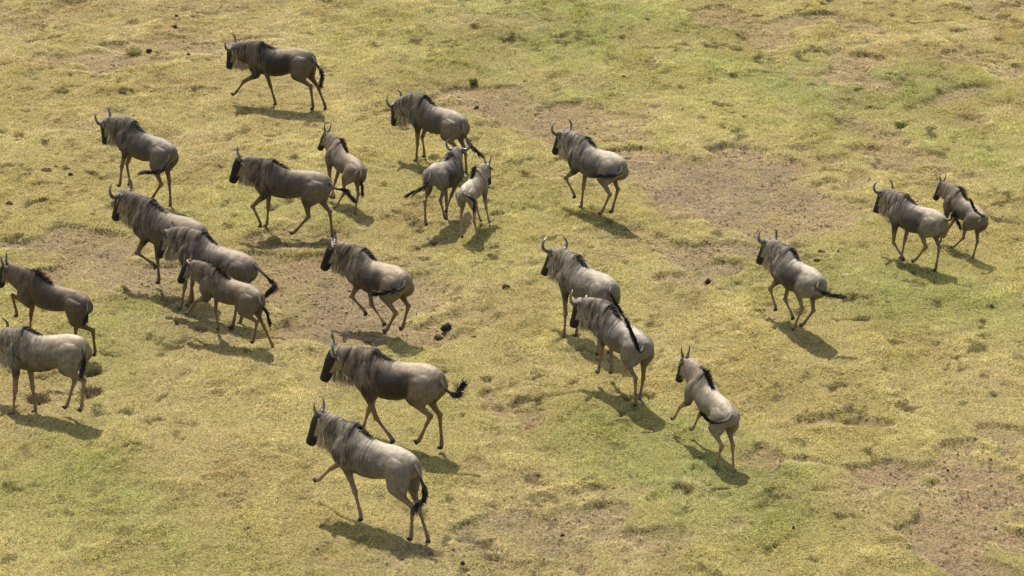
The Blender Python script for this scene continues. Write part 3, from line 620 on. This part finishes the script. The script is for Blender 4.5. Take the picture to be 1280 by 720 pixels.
HERD = {   # young, horn, label, coat tone
 1: (0, 'curved', 'dark wildebeest walking in profile at the very top of the herd, farthest away', (0.66, 0.62, 0.57)),
 2: (0, 'curved', 'grey wildebeest with black tail swept over the horned head of the one below it', (0.9, 0.88, 0.85)),
 3: (0, 'curved', 'dark grey wildebeest at upper left with its black tail tuft flicked across its hind leg', (0.74, 0.73, 0.74)),
 4: (0, 'half', 'brown-grey wildebeest trotting in profile with pale beard, just left of a fawn calf', (0.82, 0.77, 0.7)),
 5: (1, 'straight', 'fawn young wildebeest with short upright horns, behind the tail of a trotting adult', (0.92, 0.83, 0.72)),
 6: (0, 'curved', 'wildebeest seen from behind with black tail flying out left, beside a pale calf', (0.9, 0.9, 0.9)),
 7: (1, 'straight', 'pale calf seen from behind, head turned right, beside an adult', (1.3, 1.27, 1.2)),
 8: (0, 'curved', 'grey wildebeest trotting alone left of the big bare patch, tail curled on its flank', (1.05, 1.05, 1.05)),
 9: (0, 'curved', 'wildebeest with curved horns leading the tight group of three at left, topmost of them', (0.76, 0.71, 0.66)),
 10: (0, 'half', 'middle wildebeest of the tight group of three at left, tail curling to the right', (0.82, 0.78, 0.72)),
 11: (.6, 'half', 'smaller wildebeest lowest in the tight group of three at left', (0.78, 0.72, 0.64)),
 12: (0, 'curved', 'wildebeest galloping with all hooves off the ground over brown earth, dark shoulders', (1, 0.93, 0.83)),
 13: (.6, 'straight', 'brown wildebeest with spiky horns at the left edge, above the ribbed one', (0.58, 0.5, 0.42)),
 14: (0, 'curved', 'ribbed tan wildebeest cut by the left edge of the picture, nearest of the two there', (1.15, 1.12, 1.02)),
 15: (0, 'curved', 'striped wildebeest in profile with its black tail tuft turned up, above the lowest one', (1, 0.92, 0.82)),
 16: (0, 'half', 'lowest and nearest wildebeest, one foreleg stretched forward', (1.08, 1.08, 1.06)),
 17: (0, 'curved', 'upper wildebeest of the overlapping pair right of centre, its legs hidden', (1.05, 1.05, 1.02)),
 18: (0, 'curved', 'lower wildebeest of the pair right of centre, black tail thrown up', (1.0, 1.03, 1.06)),
 19: (1, 'straight', 'young pale wildebeest with straight horns and bristling mane, bounding away alone', (1.2, 1.17, 1.12)),
 20: (0, 'curved', 'wildebeest galloping alone right of centre with its tail streaming out right', (1.05, 1.05, 1.05)),
 21: (0, 'curved', 'large grey wildebeest with curved horns, left of the pair at far right', (1.05, 1.02, .98)),
 22: (1, 'straight', 'small wildebeest with straight horns and tail flicked up, rightmost of the herd', (0.86, 0.8, 0.72)),
}
for k in sorted(POSES):
    yg, hn, lab, tone = HERD[k]
    p = list(POSES[k][0]); Jk = joints(np.array(p)); gaps = []
    for nm in ('LF4', 'RF4', 'LH4', 'RH4'):              # stand the lowest hoof on the turf
        v = body_rot(p) @ (Jk[nm] - PIV) + PIV; a = rad(p[3])
        hx, hy, hz = p[0] + p[5] * (v[0] * math.cos(a) - v[1] * math.sin(a)), p[1] + p[5] * (v[0] * math.sin(a) + v[1] * math.cos(a)), p[2] + p[5] * v[2]
        gaps.append(hz - float(relief(np.array([hx]), np.array([hy]))[0]))
    lift = {12: .13, 20: .12}.get(k, -.02); p[2] += lift - min(gaps)
    wildebeest(k, p, POSES[k][1], yg, hn, lab, tone)

# ---------------------------------------------------------------- dung, clods and stones lying about
def lump(px, py, wpx, hpx, mat, label, cat, name, grp, seed, lobes=5, flat=.55):
    r = random.Random(seed); x, y, m = ground_at(px, py + hpx * .4); R_ = wpx * m / 2 * .92
    bm = bmesh.new()
    for k in range(lobes):
        a = r.uniform(0, 6.28); d = r.uniform(.0, .55) * R_ if lobes > 1 else 0
        s = R_ * r.uniform(.45, .75) if lobes > 1 else R_
        bmesh.ops.create_icosphere(bm, subdivisions=3, radius=1, matrix=Matrix.Translation((d * math.cos(a), d * math.sin(a) * .8, s * flat * .6)) @ Matrix.Rotation(r.uniform(0, 3), 4, 'Z') @ Matrix.Diagonal((s, s * r.uniform(.6, .95), s * flat * r.uniform(.8, 1.3), 1)))
    for v in bm.verts:
        c = v.co; k = 1 + .22 * (float(fbm(np.array([c.x / R_ * 3 + seed]), np.array([(c.y + c.z) / R_ * 3]), seed, 3)[0]) - .5) * 2
        v.co = Vector((c.x * k, c.y * k, c.z * k))
    o = link(name, to_mesh(bm, name), mat)
    z = float(relief(np.array([x]), np.array([y]))[0]); o.location = (x, y, z - .15 * R_)
    tag(o, label, cat, grp); return o
GD = 'dark clods and droppings on the plain'
L_ = [(558, 408, 17, 12, M_DUNGK, 'dark round clod, tallest of the three on bare earth above the striped wildebeest', 4, .9),
      (549, 415, 18, 9, M_DUNG, 'brown clod leaning against the taller dark clod on bare earth', 4, .7),
      (592, 418, 15, 8, M_DUNG, 'small brown clod a step right of the two touching clods', 5, .6),
      (633, 359, 13, 12, M_DUNG, 'lone brown clod on grass near the centre, left of a pair of wildebeest', 4, .9),
      (886, 349, 11, 10, M_DUNGK, 'jagged black clump on grass left of the galloping wildebeest', 5, 1.2),
      (58, 213, 16, 6, M_DUNG, 'crumbled dung at left, largest of the pieces in its row', 7, .5),
      (84, 211, 9, 5, M_DUNGK, 'dark dung piece at the right end of the upper left row', 3, .7),
      (89, 219, 8, 8, M_DUNGK, 'round black dung just below the row at upper left', 3, 1.0),
      (70, 209, 9, 4, M_DUNG, 'thin flat dung piece in the middle of the upper left row', 4, .5),
      (12, 253, 12, 8, M_DUNG, 'earthy clod with grass near the left edge, above the tight group', 5, .7),
      (187, 62, 10, 6, M_DUNGK, 'black dung beside a grass tuft at the upper left', 4, .8),
      (236, 67, 7, 6, M_DUNG, 'small brown dung left of the farthest wildebeest', 3, .8),
      (219, 31, 9, 6, M_DUNGK, 'black dung at the top left, lower of a scattered few', 4, .8),
      (221, 19, 7, 5, M_DUNGK, 'black dung at the top left, upper left of a scattered few', 3, .8),
      (239, 18, 9, 5, M_DUNGK, 'black dung at the top left, upper right of a scattered few', 4, .7),
      (1026, 316, 12, 7, M_DUNG, 'brown clod on grass right of the galloping wildebeest horns', 4, .7),
      (1048, 317, 6, 5, M_DUNGK, 'small black dropping right of the brown clod', 2, .8),
      (1020, 329, 9, 5, M_DUNGK, 'black dropping just above the back of the galloping wildebeest', 3, .7),
      (703, 662, 6, 5, M_DUNGK, 'black dropping on worn grass at the bottom centre, largest there', 1, .8),
      (699, 688, 4, 4, M_DUNGK, 'tiny black dropping below the largest one at bottom centre', 1, .8),
      (680, 695, 4, 3, M_DUNGK, 'tiny black dropping left and lowest at bottom centre', 1, .8),
      (713, 707, 4, 3, M_DUNGK, 'tiny black dropping near the bottom edge at centre', 1, .8),
      (578, 703, 9, 6, M_DUNGK, 'black dropping near the bottom edge, right of the lowest wildebeest', 2, .8),
      (830, 690, 6, 4, M_DUNGK, 'black dropping at the bottom, right of centre', 1, .8),
      (397, 684, 7, 3, M_DUNG, 'flat brown dropping below the shadow of the lowest wildebeest', 2, .5),
      (992, 661, 5, 9, M_DUNG, 'upright brown clod on grass left of the worn patch at lower right', 2, 1.6),
      (1273, 3, 12, 5, M_DUNGK, 'black clod in the top right corner', 4, .6),
      (595, 128, 7, 6, M_DUNG, 'brown clod on bare earth right of the grey wildebeest rump', 3, .8),
      (780, 95, 7, 4, M_DUNG, 'brown clod above the middle bare strip near the top', 3, .6),
      (1185, 583, 4, 4, M_DUNGK, 'small black dropping on the worn patch at lower right, upper one', 1, .8),
      (1192, 591, 6, 4, M_DUNGK, 'small black dropping on the worn patch at lower right, lower one', 2, .6)]
for k, (px, py, wp, hp, mt, lab, lo, fl) in enumerate(L_):
    lump(px, py, wp, hp, mt, lab, 'dung' if 'clod' not in lab and 'clump' not in lab else 'clod', 'dung' if 'clod' not in lab and 'clump' not in lab else 'dirt_clod', GD, 40 + k, lo, fl)
lump(1058, 345, 12, 4, M_STONE, 'pale flat stone on grass right of the galloping wildebeest', 'stone', 'stone', None, 90, 3, .35)

# ---------------------------------------------------------------- taller green tufts standing out of the sward
def tuft(px, py, wpx, h, label, dark, seed, name='grass_tuft'):
    r = np.random.default_rng(seed); x, y, m = ground_at(px, py); n = 260; R_ = wpx * m / 2
    a = r.random(n) * 6.28; q = np.sqrt(r.random(n)) * R_; bx, by = q * np.cos(a), q * np.sin(a)
    d = np.stack([bx / R_ * .6, by / R_ * .6, np.ones(n)], 1) + r.normal(0, .25, (n, 3)); d /= np.linalg.norm(d, axis=1)[:, None]
    s = np.cross(d, r.normal(0, 1, (n, 3))); s /= np.linalg.norm(s, axis=1)[:, None]
    c = np.array([(.42, .38, .16), (.17, .18, .06), (.19, .145, .095)][dark]) * (.6 + .8 * r.random((n, 1)))
    o = strip_mesh(name, np.stack([bx, by, np.zeros(n)], 1), d, s, h * (.6 + .6 * r.random(n)), np.full(n, .006), np.stack([bx / R_, by / R_, -.5 * np.ones(n)], 1) * .5, c, M_GRASS)
    o.location = (x, y, float(relief(np.array([x]), np.array([y]))[0])); tag(o, label, name.replace('_', ' '), 'tufts standing out of the grass' if name == 'grass_tuft' else 'heaps of dry brown brush')
for t_ in [(1127, 160, 15, .09, 'dark green tuft near the right, above the two rightmost wildebeest', 1, 1), (592, 104, 5, .13, 'small dark green sprout right of the grey wildebeest back', 1, 2),
           (168, 63, 16, .14, 'yellow tuft left of the black dung near the top', 0, 3), (920, 62, 14, .10, 'olive tuft at left of the worn strip near the top', 0, 4),
           (113, 494, 26, .13, 'heap of dry brown brush behind the hind feet of the ribbed wildebeest', 2, 8, 'brush_heap'), (48, 503, 24, .12, 'heap of dry brown brush between the feet of the ribbed wildebeest', 2, 9, 'brush_heap')]:
    tuft(*t_)
